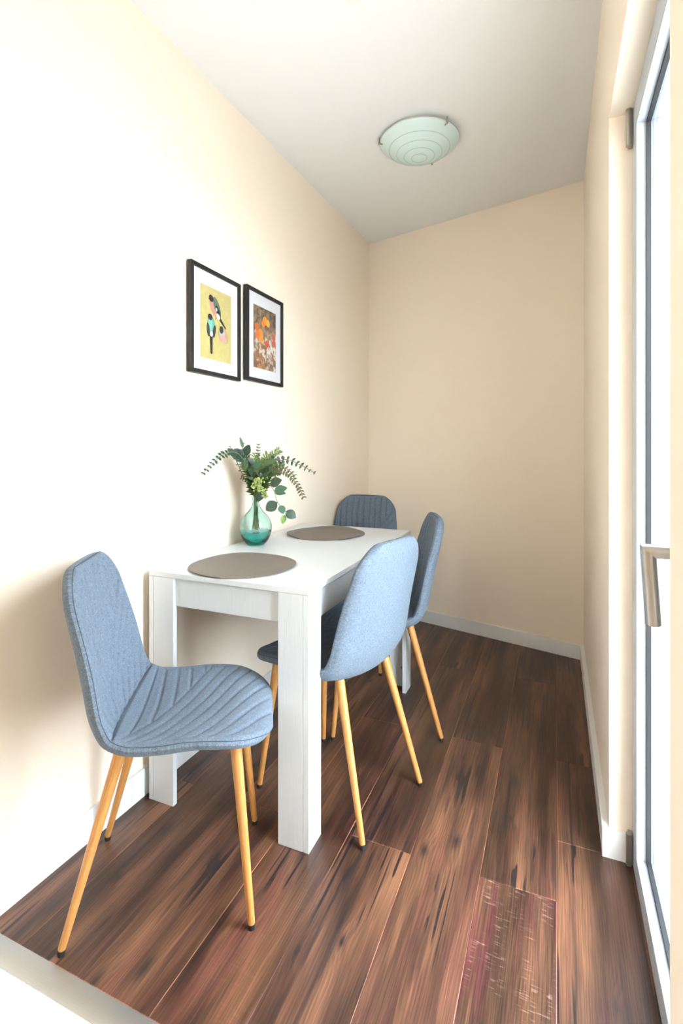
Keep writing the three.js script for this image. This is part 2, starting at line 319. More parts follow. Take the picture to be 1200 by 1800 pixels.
const prof = new THREE.CatmullRomCurve3([[0.262, 0.420], [0.238, 0.440], [0.185, 0.450], [0.09, 0.444], [-0.01, 0.435], [-0.085, 0.437], [-0.133, 0.462], [-0.157, 0.508], [-0.177, 0.585], [-0.196, 0.675], [-0.213, 0.765], [-0.227, 0.866]].map(([f, y]) => V(0, y, f)), false, 'centripetal');
prof.arcLengthDivisions = 800;
const PL = prof.getLength(), CREASE = 0.405;
const PN = 900, PT = []; for (let i = 0; i <= PN; i++) { const u = i / PN, p = prof.getPointAt(u), t = prof.getTangentAt(u); PT.push([p.z, p.y, t.y, -t.z]); }   // forward, up, normal forward, normal up
function profAt(l) { const q = Math.min(PN - 1e-6, Math.max(0, l / PL * PN)), i = Math.floor(q), f = q - i, a = PT[i], b = PT[i + 1]; return a.map((v, k) => v + (b[k] - v) * f); }
function halfWidth(l) {
  const knots = [[0, 0.196], [0.1, 0.21], [0.3, 0.213], [CREASE, 0.21], [0.5, 0.205], [0.62, 0.192], [0.74, 0.178], [PL, 0.158]];
  let w = knots[knots.length - 1][1];
  for (let i = 0; i < knots.length - 1; i++) if (l <= knots[i + 1][0]) { const t = (l - knots[i][0]) / (knots[i + 1][0] - knots[i][0]); w = knots[i][1] + (knots[i + 1][1] - knots[i][1]) * t; break; }
  const a = 0.15, b = 0.095;
  if (l < a) { const q = (a - l) / a; w *= Math.pow(Math.max(0, 1 - Math.pow(q, 2.7)), 1 / 2.7); }
  if (l > PL - b) { const q = (l - PL + b) / b; w = w - 0.085 * (1 - Math.sqrt(Math.max(0, 1 - q * q))) - (q > 0.9 ? (w - 0.085) * Math.pow((q - 0.9) / 0.1, 6) : 0); }
  return Math.max(0.0005, w);
}
function curl(l) { return 0.03 * smooth(0.0, 0.22, l) + 0.012 * Math.exp(-Math.pow((l - CREASE) / 0.12, 2)) + 0.014 * smooth(0.45, 0.6, l) - 0.016 * smooth(0.62, PL, l); }
function quilt(l, a) {                                          // depth of the sewn channels; a grows towards the chair's right
  let d = 1;
  if (l < CREASE) {
    const x = CREASE - l, sp = 0.03 + (0.19 - a) * 0.5 + 0.25 * Math.max(0, a - 0.13) ** 1.0 * -1, c = 0.89;
    if (x < sp) { const xs = x - 0.012 * Math.sin((a + 0.2) * 7); const k = Math.round(xs / 0.04); if (k >= 1) d = Math.abs(xs - k * 0.04); d = Math.min(d, (sp - x) * c); }
    else { const k = Math.round((x - sp) / 0.04); d = Math.abs(x - sp - k * 0.04) * c; }
  } else {
    const h = l - CREASE, sp = (0.07 - a) * 1.35 + 0.02, c = 0.6;
    if (h > sp) { const e = a + 0.05 * Math.exp(-h / 0.07) - 0.02 * Math.sin(h * 6), k = Math.round(e / 0.034); d = Math.abs(e - k * 0.034); d = Math.min(d, (h - sp) * c); }
    else { const k = Math.round((sp - h) / 0.055); d = Math.abs(sp - h - k * 0.055) * c; }
  }
  return Math.exp(-((d / 0.0042) ** 2));
}
function edgeRound(d, r) { const q = Math.min(1, Math.max(0, d / r)); return Math.sqrt(Math.max(0, 1 - (1 - q) * (1 - q))); }
function shellPoint(l, a, side) {                               // side +1: the cushioned face, -1: the outer face, 0: the rim
  const [pf, py, nf, ny] = profAt(l), w = halfWidth(l), c = curl(l) * Math.pow(a / 0.21, 2) ;
  const end = Math.min(l, PL - l), d = Math.min(w - Math.abs(a), end * 1.0);
  let off = c;
  if (side > 0) {
    off += 0.017 * edgeRound(d, 0.02) + 0.005 * smooth(0.015, 0.1, d);
    const inside = smooth(0.012, 0.03, d);
    off -= (l > CREASE ? 0.009 : 0.0048) * quilt(l, a) * inside + 0.0015 * Math.exp(-(((d - 0.004) / 0.0018) ** 2)) + 0.010 * Math.exp(-(((l - CREASE) / 0.0065) ** 2)) * smooth(0.0, 0.02, d);
  } else if (side < 0) off -= 0.019 * edgeRound(d, 0.04);
  return V(-a, py + ny * off, pf + nf * off);
}
function shellGeo(l0, l1, nl, nv, side) {
  const P = [], U = [], I = [];
  for (let i = 0; i <= nl; i++) {
    let u = i / nl;
    if (l0 === 0 && l1 === PL) u = 0.5 - 0.5 * Math.cos(Math.PI * u); else if (l0 === 0) u = 1 - Math.sin(Math.PI / 2 * (1 - u)) ** 1; else u = Math.sin(Math.PI / 2 * u);
    const l = l0 + (l1 - l0) * u, w = halfWidth(l);
    for (let j = 0; j <= nv; j++) {
      const v = j / nv * 2 - 1, a = w * (0.55 * v + 0.45 * Math.sin(Math.PI / 2 * v)), p = shellPoint(l, a, side);
      P.push(p.x, p.y, p.z); U.push(a, l);
    }
  }
  for (let i = 0; i < nl; i++) for (let j = 0; j < nv; j++) {
    const q = i * (nv + 1) + j, r = q + nv + 1;
    if (side > 0) I.push(q, q + 1, r, q + 1, r + 1, r); else I.push(q, r, q + 1, q + 1, r, r + 1);
  }
  const g = new THREE.BufferGeometry(); g.setAttribute('position', new THREE.Float32BufferAttribute(P, 3)); g.setAttribute('uv', new THREE.Float32BufferAttribute(U, 2)); g.setIndex(I); g.computeVertexNormals(); return g;
}
function rimCurve() {                                           // the sewn edge between cushion and outer cover
  const pts = [], n = 260;
  const path = (l, sgn) => { const a = sgn * halfWidth(l), w = Math.abs(a), p = shellPoint(l, a * Math.max(0.2, (w - 0.004) / w), 1); return p; };
  for (let i = 0; i <= n; i++) pts.push(path(0.004 + (PL - 0.008) * (0.5 - 0.5 * Math.cos(Math.PI * i / n)), 1));
  for (let i = n; i >= 0; i--) pts.push(path(0.004 + (PL - 0.008) * (0.5 - 0.5 * Math.cos(Math.PI * i / n)), -1));
  return new THREE.CatmullRomCurve3(pts, true);
}
const seatGeo = shellGeo(0, CREASE, 170, 110, 1), backGeo = shellGeo(CREASE, PL, 190, 110, 1), coverGeo = shellGeo(0, PL, 120, 60, -1);
const pipeGeo = new THREE.TubeGeometry(rimCurve(), 700, 0.001, 6, true);
function makeChair(label, pos, fwd) {
  const t = thing('dining_chair', label, 'chair', [pos[0], 0, pos[1]], Math.atan2(fwd[0], fwd[1]), 'upholstered dining chairs around the table');
  part('seat', seatGeo, fabric, t); part('backrest', backGeo, fabric, t); part('outer_cover', coverGeo, fabric, t); part('seam', pipeGeo, threadMat, t);
  for (const sx of [-1, 1]) for (const sz of [-1, 1]) {
    const top = V(sx * 0.125, 0.437, sz > 0 ? 0.172 : -0.095), foot = V(sx * 0.17, 0.012, sz * 0.213);
    const leg = part('leg', rod(top, foot, 0.0145, 0.0085, 20), legMat, t);
    part('foot_cap', rod(foot, V(foot.x + sx * 0.001, 0.0005, foot.z), 0.0092, 0.0085, 16), blackMat, leg);
  }
  part('underframe', mergeGeometries([box(-0.08, 0.08, 0.416, 0.43, 0.145, 0.17), box(-0.08, 0.08, 0.411, 0.425, -0.085, -0.06), box(-0.015, 0.015, 0.411, 0.425, -0.06, 0.145)]), blackMat, t);
  return t;
}
makeChair('blue-grey fabric chair standing free of the table end, its quilted seat in full view', [-0.944, -1.07], [0.85, -0.52]);
makeChair('blue-grey fabric chair at the long table side, showing its smooth outer back', [-0.676, -1.584], [-0.968, -0.252]);
makeChair('blue-grey fabric chair at the far half of the long side, turned towards the near placemat', [-0.675, -2.063], [-0.93, 0.37]);
makeChair('shaded blue-grey fabric chair at the table end by the slanting wall, only its backrest showing', [-1.01, -2.62], [0.12, 0.99]);

// ------------------------------------------------------------------ placemats
const matMat = (() => {
  const n = 512, d = new Uint8Array(n * n * 4), b = new Uint8Array(n * n * 4);
  for (let y = 0; y < n; y++) for (let x = 0; x < n; x++) {
    const dx = x - n / 2 + 0.5, dy = y - n / 2 + 0.5, r = Math.hypot(dx, dy), an = Math.atan2(dy, dx), o = 4 * (y * n + x);
    const rib = 0.5 + 0.5 * Math.sin(an * 72), v = 0.95 + 0.05 * noise(x * 0.4, y * 0.4) + 0.04 * (noise(an * 40 + 200, r * 0.02) - 0.5);
    d[o] = 112 * v; d[o + 1] = 103 * v; d[o + 2] = 95 * v; d[o + 3] = 255; b[o] = b[o + 1] = b[o + 2] = 255 * (0.3 + 0.5 * rib * smooth(6, 60, r)); b[o + 3] = 255;
  }
  return new THREE.MeshStandardMaterial({ map: texture(d, n, n, true, false), bumpMap: texture(b, n, n, false, false), bumpScale: 0.0005, roughness: 0.6 });
})();
function placemat(label, x, z, wave, turn) {
  const nr = 24, na = 96, R = 0.181, th = 0.0022, P = [], U = [], I = [];
  for (const side of [1, 0]) for (let i = 0; i <= nr; i++) for (let j = 0; j <= na; j++) {
    const r = R * i / nr, a = j / na * Math.PI * 2, lift = wave * smooth(0.45, 1, i / nr) * Math.max(0, 0.35 + 0.65 * Math.sin(3 * a + 0.4)) ;
    P.push(r * Math.cos(a), 0.0004 + lift + side * th, r * Math.sin(a)); U.push(0.5 + 0.5 * i / nr * Math.cos(a), 0.5 + 0.5 * i / nr * Math.sin(a));
  }
  const row = na + 1, half = (nr + 1) * row;
  for (let i = 0; i < nr; i++) for (let j = 0; j < na; j++) { const q = i * row + j, r = q + row; I.push(q, q + 1, r, q + 1, r + 1, r); I.push(half + q, half + r, half + q + 1, half + q + 1, half + r, half + r + 1); }
  for (let j = 0; j < na; j++) { const q = nr * row + j; I.push(q, q + 1, half + q, q + 1, half + q + 1, half + q); }
  const g = new THREE.BufferGeometry(); g.setAttribute('position', new THREE.Float32BufferAttribute(P, 3)); g.setAttribute('uv', new THREE.Float32BufferAttribute(U, 2)); g.setIndex(I);
  const m = new THREE.Mesh(toCreasedNormals(g, 0.9), matMat); m.name = numbered('placemat'); m.position.set(x, 0.75, z); m.rotation.y = turn; m.castShadow = m.receiveShadow = true;
  m.userData = { label, category: 'placemat', group: 'round placemats on the table' }; scene.add(m);
}
placemat('round taupe ribbed placemat in front of the teal vase, towards the free-standing chair', -0.985, -1.463, 0.0045, 0.6);
placemat('round taupe placemat with wavy rim beyond the teal vase', -0.985, -2.14, 0.007, 2.1);

// ------------------------------------------------------------------ vase and bouquet
const VB = [-1.143, 0.7502, -1.79];
{
  const t = thing('glass_vase', 'bulbous aqua glass vase with deep teal base, standing on the white table', 'vase', VB);
  const outer = [[0, 0], [0.03, 0], [0.036, 0.002], [0.05, 0.018], [0.0605, 0.04], [0.0655, 0.065], [0.0645, 0.088], [0.057, 0.108], [0.043, 0.126], [0.028, 0.142], [0.018, 0.158], [0.0138, 0.172], [0.0138, 0.186], [0.0165, 0.196], [0.019, 0.2]];
  const inner = [[0.0172, 0.2], [0.0146, 0.196], [0.0118, 0.186], [0.0118, 0.172], [0.016, 0.157], [0.026, 0.1405], [0.041, 0.1245], [0.0548, 0.1065], [0.0622, 0.0875], [0.0632, 0.065], [0.058, 0.042], [0.046, 0.024], [0.03, 0.013], [0, 0.011]];
  const curve = (pts) => new THREE.SplineCurve(pts.map(([x, y]) => new THREE.Vector2(x, y))).getPoints(70).map((p) => new THREE.Vector2(Math.max(0, p.x), p.y));
  const glass = new THREE.MeshPhysicalMaterial({ color: lin(0.93, 1, 0.98), transmission: 1, roughness: 0.02, ior: 1.48, thickness: 0.02, attenuationColor: lin(0.45, 0.87, 0.84), attenuationDistance: 0.012 });
  part('glass_body', new THREE.LatheGeometry([...curve(outer), ...curve(inner)], 72), glass, t);
  const teal = new THREE.MeshPhysicalMaterial({ color: lin(1, 1, 1), transmission: 1, roughness: 0.02, ior: 1.4, thickness: 0.03, attenuationColor: lin(0.02, 0.62, 0.6), attenuationDistance: 0.05 });
  const fill = [[0, 0.0115], [0.029, 0.0135], [0.045, 0.0245], [0.0572, 0.0422], [0.0612, 0.056], [0.061, 0.0565], [0, 0.0565]];
  part('teal_core', new THREE.LatheGeometry(fill.map(([x, y]) => new THREE.Vector2(x, y)), 72), teal, t);
}
function leafGeo(len, wid, fold = 0.15, bend = 0.15, blunt = 0.8, nl = 6) {   // grows along +z, upper face +y
  const P = [], U = [], I = [];
  for (let i = 0; i <= nl; i++) {
    const u = i / nl, w = wid / 2 * Math.pow(Math.sin(Math.PI * Math.pow(Math.min(0.999, Math.max(0.001, u)), blunt)), 0.75);
    for (let j = -1; j <= 1; j++) { P.push(j * w, -bend * len * u * u + fold * w * Math.abs(j), len * u); U.push(0.5 + j * 0.5, u); }
  }
  for (let i = 0; i < nl; i++) for (let j = 0; j < 2; j++) { const q = i * 3 + j; I.push(q, q + 3, q + 1, q + 1, q + 3, q + 4); }
  const g = new THREE.BufferGeometry(); g.setAttribute('position', new THREE.Float32BufferAttribute(P, 3)); g.setAttribute('uv', new THREE.Float32BufferAttribute(U, 2)); g.setIndex(I); g.computeVertexNormals(); return g;
}
{
  const leafMat = (r, g, b, ro = 0.55) => new THREE.MeshPhysicalMaterial({ color: lin(r, g, b), roughness: ro, side: THREE.DoubleSide, transmission: 0.18, thickness: 0 });
  const M = { dark2: leafMat(0.033, 0.07, 0.022), euc: leafMat(0.026, 0.052, 0.035), dark: leafMat(0.022, 0.055, 0.032, 0.45), sage: leafMat(0.045, 0.12, 0.068), fern: leafMat(0.13, 0.2, 0.045), moss: leafMat(0.07, 0.125, 0.03), olive: leafMat(0.07, 0.08, 0.03), lime: leafMat(0.2, 0.34, 0.09), brown: leafMat(0.3, 0.26, 0.1) };
  const stemMat = new THREE.MeshStandardMaterial({ color: lin(0.11, 0.2, 0.06), roughness: 0.6 }), stemDark = new THREE.MeshStandardMaterial({ color: lin(0.1, 0.09, 0.04), roughness: 0.7 });
  const berryMat = new THREE.MeshStandardMaterial({ color: lin(0.34, 0.4, 0.12), roughness: 0.45 });
  const t = thing('green_bouquet', 'loose bunch of artificial eucalyptus and fern sprigs in the teal vase', 'bouquet', VB);
  const R = rng(77);
  const up = V(0, 1, 0);
  function orient(g, p, dir, facing = up) {                     // leaf base at p, pointing along dir, face turned to facing
    const z = dir.clone().normalize(), x = new THREE.Vector3().crossVectors(facing, z); if (x.lengthSq() < 1e-6) x.set(1, 0, 0); x.normalize();
    const y = new THREE.Vector3().crossVectors(z, x), m = new THREE.Matrix4().makeBasis(x, y, z).setPosition(p); return g.applyMatrix4(m);
  }
  function sprig(pts, opt) {
    const k = R(), root = V(-0.013 + 0.026 * R(), 0.062 + 0.01 * R(), -0.013 + 0.026 * R());
    const c = new THREE.CatmullRomCurve3([root, V((R() - 0.5) * 0.013, 0.172, (R() - 0.5) * 0.013), ...pts.slice(1).map((p) => V(...p))]);
    const sp = part('sprig', new THREE.TubeGeometry(c, 40, opt.stem ?? 0.0014, 6, false), opt.stemMat ?? stemMat, t);
    const leaves = [];
    for (let i = 0; i < opt.n; i++) {
      const u = opt.from + (opt.to - opt.from) * i / Math.max(1, opt.n - 1), p = c.getPointAt(u), tan = c.getTangentAt(u);
      const sideV = new THREE.Vector3().crossVectors(tan, V(0.5, 0.35, 0.8)).normalize(), sc = 1 - (opt.taper ?? 0.5) * (i / opt.n);
      for (const sg of opt.pair ? [-1, 1] : [i % 2 ? 1 : -1]) {
        const dir = tan.clone().multiplyScalar(opt.lean ?? 0.5).addScaledVector(sideV, sg).add(V((R() - 0.5) * 0.5, (R() - 0.5) * 0.5, (R() - 0.5) * 0.5));
        leaves.push(orient(leafGeo(opt.len * sc * (0.8 + 0.4 * R()), opt.wid * sc * (0.8 + 0.4 * R()), 0.2, 0.2, opt.blunt ?? 0.8, 5), p, dir, V(0.5 + R() - 0.5, 0.7, 0.8 + R() - 0.5)));
      }
    }
    if (leaves.length) { const lm = part('foliage', mergeGeometries(leaves), opt.mat, sp); lm.userData.kind = 'stuff'; }
    return { c, sp };
  }
  function bigLeaf(sp, base, tip, wid, mat, blunt = 0.7) {
    const a = V(...base), b = V(...tip), d = new THREE.Vector3().subVectors(b, a);
    return part('leaf', orient(leafGeo(d.length(), wid, 0.12, 0.12, blunt, 8), a, d, V(0.55, 0.45, 0.75)), mat, sp);
  }
  // eucalyptus arching out to the left, along the wall
  sprig([[0, 0, 0], [-0.004, 0.301, 0.038], [-0.005, 0.379, 0.125], [-0.01, 0.374, 0.214], [-0.034, 0.307, 0.3]], { n: 17, from: 0.5, to: 0.99, pair: true, len: 0.024, wid: 0.016, mat: M.euc, lean: 0.35, taper: 0.55 });
  // eucalyptus reaching out to the right
  sprig([[0, 0, 0], [0.028, 0.287, -0.019], [0.114, 0.352, -0.034], [0.187, 0.329, -0.044], [0.249, 0.298, -0.048]], { n: 10, from: 0.6, to: 0.99, pair: true, len: 0.025, wid: 0.016, mat: M.euc, lean: 0.3, taper: 0.72, stemMat: stemDark });
  // tall leafy sprig
  let q = sprig([[0, 0, 0], [-0.016, 0.324, 0.021], [-0.024, 0.394, 0.057], [-0.024, 0.43, 0.07]], { n: 6, from: 0.6, to: 0.95, len: 0.03, wid: 0.014, mat: M.sage });
  bigLeaf(q.sp, [-0.022, 0.4, 0.06], [-0.026, 0.445, 0.076], 0.014, M.sage);
  bigLeaf(q.sp, [-0.02, 0.37, 0.05], [0.004, 0.412, 0.056], 0.034, M.dark, 0.85);
  bigLeaf(q.sp, [-0.02, 0.36, 0.06], [-0.036, 0.4, 0.085], 0.026, M.dark);
  bigLeaf(q.sp, [-0.01, 0.345, 0.08], [-0.03, 0.39, 0.14], 0.03, M.sage, 0.85);
  bigLeaf(q.sp, [0.0, 0.315, 0.06], [-0.004, 0.365, 0.09], 0.032, M.sage, 0.85);
  bigLeaf(q.sp, [-0.01, 0.37, 0.08], [-0.015, 0.395, 0.115], 0.02, M.dark);
  for (let i = 0; i < 16; i++) {                                // broad leaves filling the middle
    const u = i / 16, an = i * 2.4, rad = 0.02 + 0.035 * R(), b0 = [0.035 + rad * Math.cos(an) * 0.6, 0.27 + 0.07 * u, 0.03 + rad * Math.sin(an) * 0.6];
    bigLeaf(q.sp, b0, [b0[0] + 0.03 * Math.cos(an) + 0.006, b0[1] + 0.012 + 0.02 * R(), b0[2] + 0.03 * Math.sin(an)], 0.017 + 0.01 * R(), [M.dark2, M.moss, M.dark, M.sage][i % 4], 0.75);
  }
  // dark small-leaved sprig at the top
  sprig([[0, 0, 0], [-0.001, 0.299, -0.007], [0.006, 0.415, -0.01]], { n: 12, from: 0.6, to: 0.99, pair: true, len: 0.02, wid: 0.01, mat: M.euc });
  sprig([[0, 0, 0], [-0.02, 0.279, 0.055], [-0.04, 0.36, 0.09], [-0.055, 0.408, 0.103]], { n: 9, from: 0.7, to: 0.99, len: 0.014, wid: 0.008, mat: M.brown, stemMat: stemDark });
  // feathery light fern fronds
  for (const [e, mid, mt] of [[[0.076, 0.391, -0.062], [0.04, 0.355, -0.04], M.fern], [[0.055, 0.375, -0.005], [0.03, 0.33, 0], M.fern], [[0.09, 0.345, 0.0], [0.05, 0.32, 0.01], M.moss], [[0.03, 0.37, 0.05], [0.015, 0.32, 0.035], M.fern], [[0.06, 0.33, 0.06], [0.035, 0.295, 0.04], M.moss], [[0.0, 0.335, 0.09], [0.005, 0.29, 0.055], M.moss], [[0.115, 0.325, -0.02], [0.07, 0.31, -0.015], M.fern], [[0.02, 0.345, 0.02], [0.01, 0.3, 0.02], M.moss], [[0.09, 0.29, 0.06], [0.05, 0.28, 0.04], M.moss], [[0.125, 0.3, 0.03], [0.07, 0.295, 0.03], M.moss], [[0.045, 0.35, 0.03], [0.025, 0.31, 0.02], M.moss], [[-0.01, 0.36, 0.05], [0.0, 0.31, 0.035], M.dark2], [[0.075, 0.36, -0.03], [0.04, 0.32, -0.015], M.dark2], [[0.07, 0.305, 0.02], [0.035, 0.28, 0.015], M.dark2], [[0.02, 0.31, 0.07], [0.012, 0.275, 0.045], M.dark2], [[0.1, 0.31, 0.05], [0.05, 0.285, 0.03], M.dark2]])
    sprig([[0, 0, 0], [mid[0] * 0.4, 0.235, mid[2] * 0.4], mid, e], { n: 17, from: 0.52, to: 0.99, pair: true, len: 0.034, wid: 0.011, mat: mt, lean: 0.9, taper: 0.4 });
  sprig([[0, 0, 0], [-0.01, 0.25, 0.02], [-0.03, 0.28, 0.06]], { n: 9, from: 0.6, to: 0.99, len: 0.02, wid: 0.01, mat: M.olive, pair: true });
  // drooping olive sprigs at the right
  sprig([[0, 0, 0], [0.065, 0.283, 0.019], [0.153, 0.304, 0.036], [0.208, 0.261, 0.035], [0.239, 0.206, 0.032]], { n: 20, from: 0.45, to: 0.99, pair: true, len: 0.019, wid: 0.011, mat: M.olive, lean: 0.5, taper: 0.3, stemMat: stemDark });
  sprig([[0, 0, 0], [0.06, 0.29, 0.0], [0.13, 0.325, 0.01], [0.19, 0.29, 0.015]], { n: 13, from: 0.5, to: 0.99, pair: true, len: 0.016, wid: 0.009, mat: M.olive, lean: 0.5, taper: 0.3, stemMat: stemDark });
  // hanging round leaves
  q = sprig([[0, 0, 0], [0.06, 0.256, 0.021], [0.116, 0.232, 0.052], [0.142, 0.183, 0.062], [0.184, 0.14, 0.055]], { n: 0, from: 0, to: 1, len: 0, wid: 0, mat: M.dark });
  bigLeaf(q.sp, [0.138, 0.187, 0.062], [0.102, 0.158, 0.09], 0.046, M.dark, 0.95);
  bigLeaf(q.sp, [0.172, 0.152, 0.057], [0.212, 0.13, 0.045], 0.04, M.dark, 0.9);
  bigLeaf(q.sp, [0.15, 0.175, 0.06], [0.17, 0.145, 0.068], 0.03, M.sage, 0.8);
  bigLeaf(q.sp, [0.168, 0.14, 0.06], [0.164, 0.103, 0.066], 0.022, M.lime, 0.8);
  bigLeaf(q.sp, [0.118, 0.23, 0.052], [0.17, 0.245, 0.045], 0.034, M.sage, 0.85);
  bigLeaf(q.sp, [0.122, 0.225, 0.052], [0.172, 0.225, 0.06], 0.024, M.sage, 0.85);
  bigLeaf(q.sp, [0.095, 0.255, 0.045], [0.145, 0.275, 0.045], 0.042, M.dark, 0.85);
  bigLeaf(q.sp, [0.06, 0.24, 0.03], [0.045, 0.185, 0.055], 0.034, M.dark, 0.85);
  // berries
  for (const [base, tip, n] of [[[0.037, 0.262, 0.052], [0.1, 0.205, 0.08], 46], [[0.03, 0.27, 0.06], [0.05, 0.232, 0.085], 26], [[0.06, 0.28, 0.06], [0.08, 0.235, 0.085], 26]]) {
    const { sp } = sprig([[0, 0, 0], [base[0] * 0.6, 0.245, base[2] * 0.6], base, tip], { n: 0, from: 0, to: 1 });
    const g = []; for (let i = 0; i < n; i++) { const u = i / n, b = new THREE.IcosahedronGeometry(0.0036 * (0.8 + 0.5 * R()), 1); b.translate(base[0] + (tip[0] - base[0]) * u + (R() - 0.5) * 0.026, base[1] + (tip[1] - base[1]) * u + (R() - 0.5) * 0.022, base[2] + (tip[2] - base[2]) * u + (R() - 0.5) * 0.026); g.push(b); }
    part('berries', mergeGeometries(g), berryMat, sp).userData.kind = 'stuff';
  }
}

// ------------------------------------------------------------------ framed prints
const blackFrame = new THREE.MeshStandardMaterial({ color: lin(0.01, 0.0095, 0.0095), roughness: 0.6 });
const cardMat = new THREE.MeshStandardMaterial({ color: lin(0.62, 0.62, 0.65), roughness: 0.8 });
function canvasMat(w, h, draw) {
  const c = document.createElement('canvas'); c.width = w; c.height = h; draw(c.getContext('2d'), w, h);
  const t = new THREE.CanvasTexture(c); t.colorSpace = THREE.SRGBColorSpace; return new THREE.MeshStandardMaterial({ map: t, roughness: 0.6 });
}
const birdPrint = canvasMat(512, 704, (g, w, h) => {
  const R = rng(3); g.fillStyle = '#b5a86c'; g.fillRect(0, 0, w, h);
  for (let i = 0; i < 700; i++) { g.fillStyle = R() < 0.5 ? 'rgba(200,188,132,0.12)' : 'rgba(176,160,96,0.10)'; g.beginPath(); g.ellipse(R() * w, R() * h, 10 + 40 * R(), 5 + 18 * R(), R() * 3, 0, 7); g.fill(); }
  const blob = (x, y, rx, ry, a, c) => { g.fillStyle = c; g.beginPath(); g.ellipse(x * w, y * h, rx * w, ry * w, a, 0, 7); g.fill(); };
  const tail = (x0, y0, x1, y1, a, b, c) => { g.strokeStyle = c; g.lineCap = 'round'; const n = 12; for (let i = 0; i < n; i++) { const u = i / n, v = (i + 1) / n; g.lineWidth = (a + (b - a) * u) * w; g.beginPath(); g.moveTo((x0 + (x1 - x0) * u) * w, (y0 + (y1 - y0) * u) * h); g.lineTo((x0 + (x1 - x0) * v) * w, (y0 + (y1 - y0) * v) * h); g.stroke(); } };
  // upper bird, perched slantwise
  tail(0.5, 0.33, 0.8, 0.5, 0.09, 0.035, '#2c2a2c'); blob(0.43, 0.25, 0.13, 0.22, -0.55, '#b98476'); blob(0.52, 0.24, 0.09, 0.2, -0.55, '#5d6a5c'); blob(0.56, 0.3, 0.05, 0.13, -0.6, '#22252a'); blob(0.5, 0.28, 0.03, 0.035, 0, '#9fc0b8'); blob(0.56, 0.37, 0.07, 0.05, 0.6, '#c9d0bd'); blob(0.33, 0.15, 0.075, 0.065, 0.4, '#2b2420'); blob(0.28, 0.165, 0.03, 0.02, 0.3, '#2b2420'); tail(0.5, 0.39, 0.47, 0.42, 0.012, 0.012, '#4a3a30');
  // left bird seen from behind
  tail(0.33, 0.63, 0.34, 0.9, 0.1, 0.07, '#2a2628'); blob(0.33, 0.535, 0.13, 0.19, 0.05, '#5fa08e'); blob(0.3, 0.52, 0.07, 0.13, 0.1, '#7cb9a6'); blob(0.24, 0.6, 0.05, 0.13, -0.15, '#3b3a3c'); blob(0.43, 0.6, 0.045, 0.13, 0.2, '#3b3a3c'); blob(0.34, 0.645, 0.045, 0.05, 0, '#d8dccb'); blob(0.3, 0.415, 0.075, 0.06, 0, '#2b2522');
  // right bird, round-bodied
  blob(0.79, 0.64, 0.12, 0.12, 0.4, '#a99a63'); blob(0.71, 0.61, 0.14, 0.15, 0.5, '#bf8580'); blob(0.69, 0.58, 0.1, 0.1, 0.3, '#a9aca0'); blob(0.67, 0.54, 0.065, 0.075, 0.3, '#33302e'); blob(0.73, 0.665, 0.11, 0.06, 0.3, '#c79690'); tail(0.6, 0.46, 0.57, 0.62, 0.02, 0.03, '#9a8f5c');
});
const patchPrint = canvasMat(512, 704, (g, w, h) => {            // a generic loose arrangement of colour patches
  const R = rng(19); g.fillStyle = '#7a5f4a'; g.fillRect(0, 0, w, h);
  const dab = (n, y0, y1, x0, x1, cols, s) => { for (let i = 0; i < n; i++) { g.fillStyle = cols[Math.floor(R() * cols.length)]; g.globalAlpha = 0.75; g.beginPath(); g.ellipse((x0 + (x1 - x0) * R()) * w, (y0 + (y1 - y0) * R()) * h, s * (0.5 + R()), s * (0.3 + 0.6 * R()), R() * 3, 0, 7); g.fill(); } g.globalAlpha = 1; };
  dab(120, 0, 0.35, 0, 1, ['#6b5547', '#8b7655', '#5c4c4c', '#98845f', '#74695a', '#4c3f3c'], 40);
  dab(90, 0.35, 0.7, 0, 1, ['#b9aa9a', '#8f7a68', '#c8bcae', '#7c6a5c', '#a3856c'], 38);
  dab(110, 0.6, 1, 0, 1, ['#cfc7bb', '#bdb2a6', '#9c8a7c', '#d8d2c8', '#8a5a3a', '#6e5a48'], 40);
  dab(26, 0.78, 1, 0.1, 0.45, ['#8a5636', '#7a4a2e', '#9c6a42'], 34);
  for (const [x, y, r, c] of [[0.5, 0.2, 0.1, '#d98a2c'], [0.63, 0.22, 0.085, '#e0a03c'], [0.42, 0.26, 0.08, '#cf7a2a'], [0.14, 0.34, 0.085, '#c8622e'], [0.3, 0.42, 0.09, '#d9822e'], [0.18, 0.47, 0.09, '#d66a2c'], [0.33, 0.52, 0.085, '#dc8a34'], [0.58, 0.57, 0.08, '#cf4f3a'], [0.9, 0.42, 0.08, '#c0604a'], [0.92, 0.52, 0.08, '#c85a44']]) {
    g.fillStyle = c; g.beginPath(); g.arc(x * w, y * h, r * w, 0, 7); g.fill();
  }
  g.lineWidth = 5; for (let i = 0; i < 26; i++) { g.strokeStyle = R() < 0.5 ? 'rgba(70,56,54,0.55)' : 'rgba(226,220,210,0.6)'; const x = R() * w, y = h * (0.55 + 0.45 * R()); g.beginPath(); g.moveTo(x, y); g.quadraticCurveTo(x + 40 * (R() - 0.5), y + 40, x + 60 * (R() - 0.5), y + 90 * R()); g.stroke(); }
});
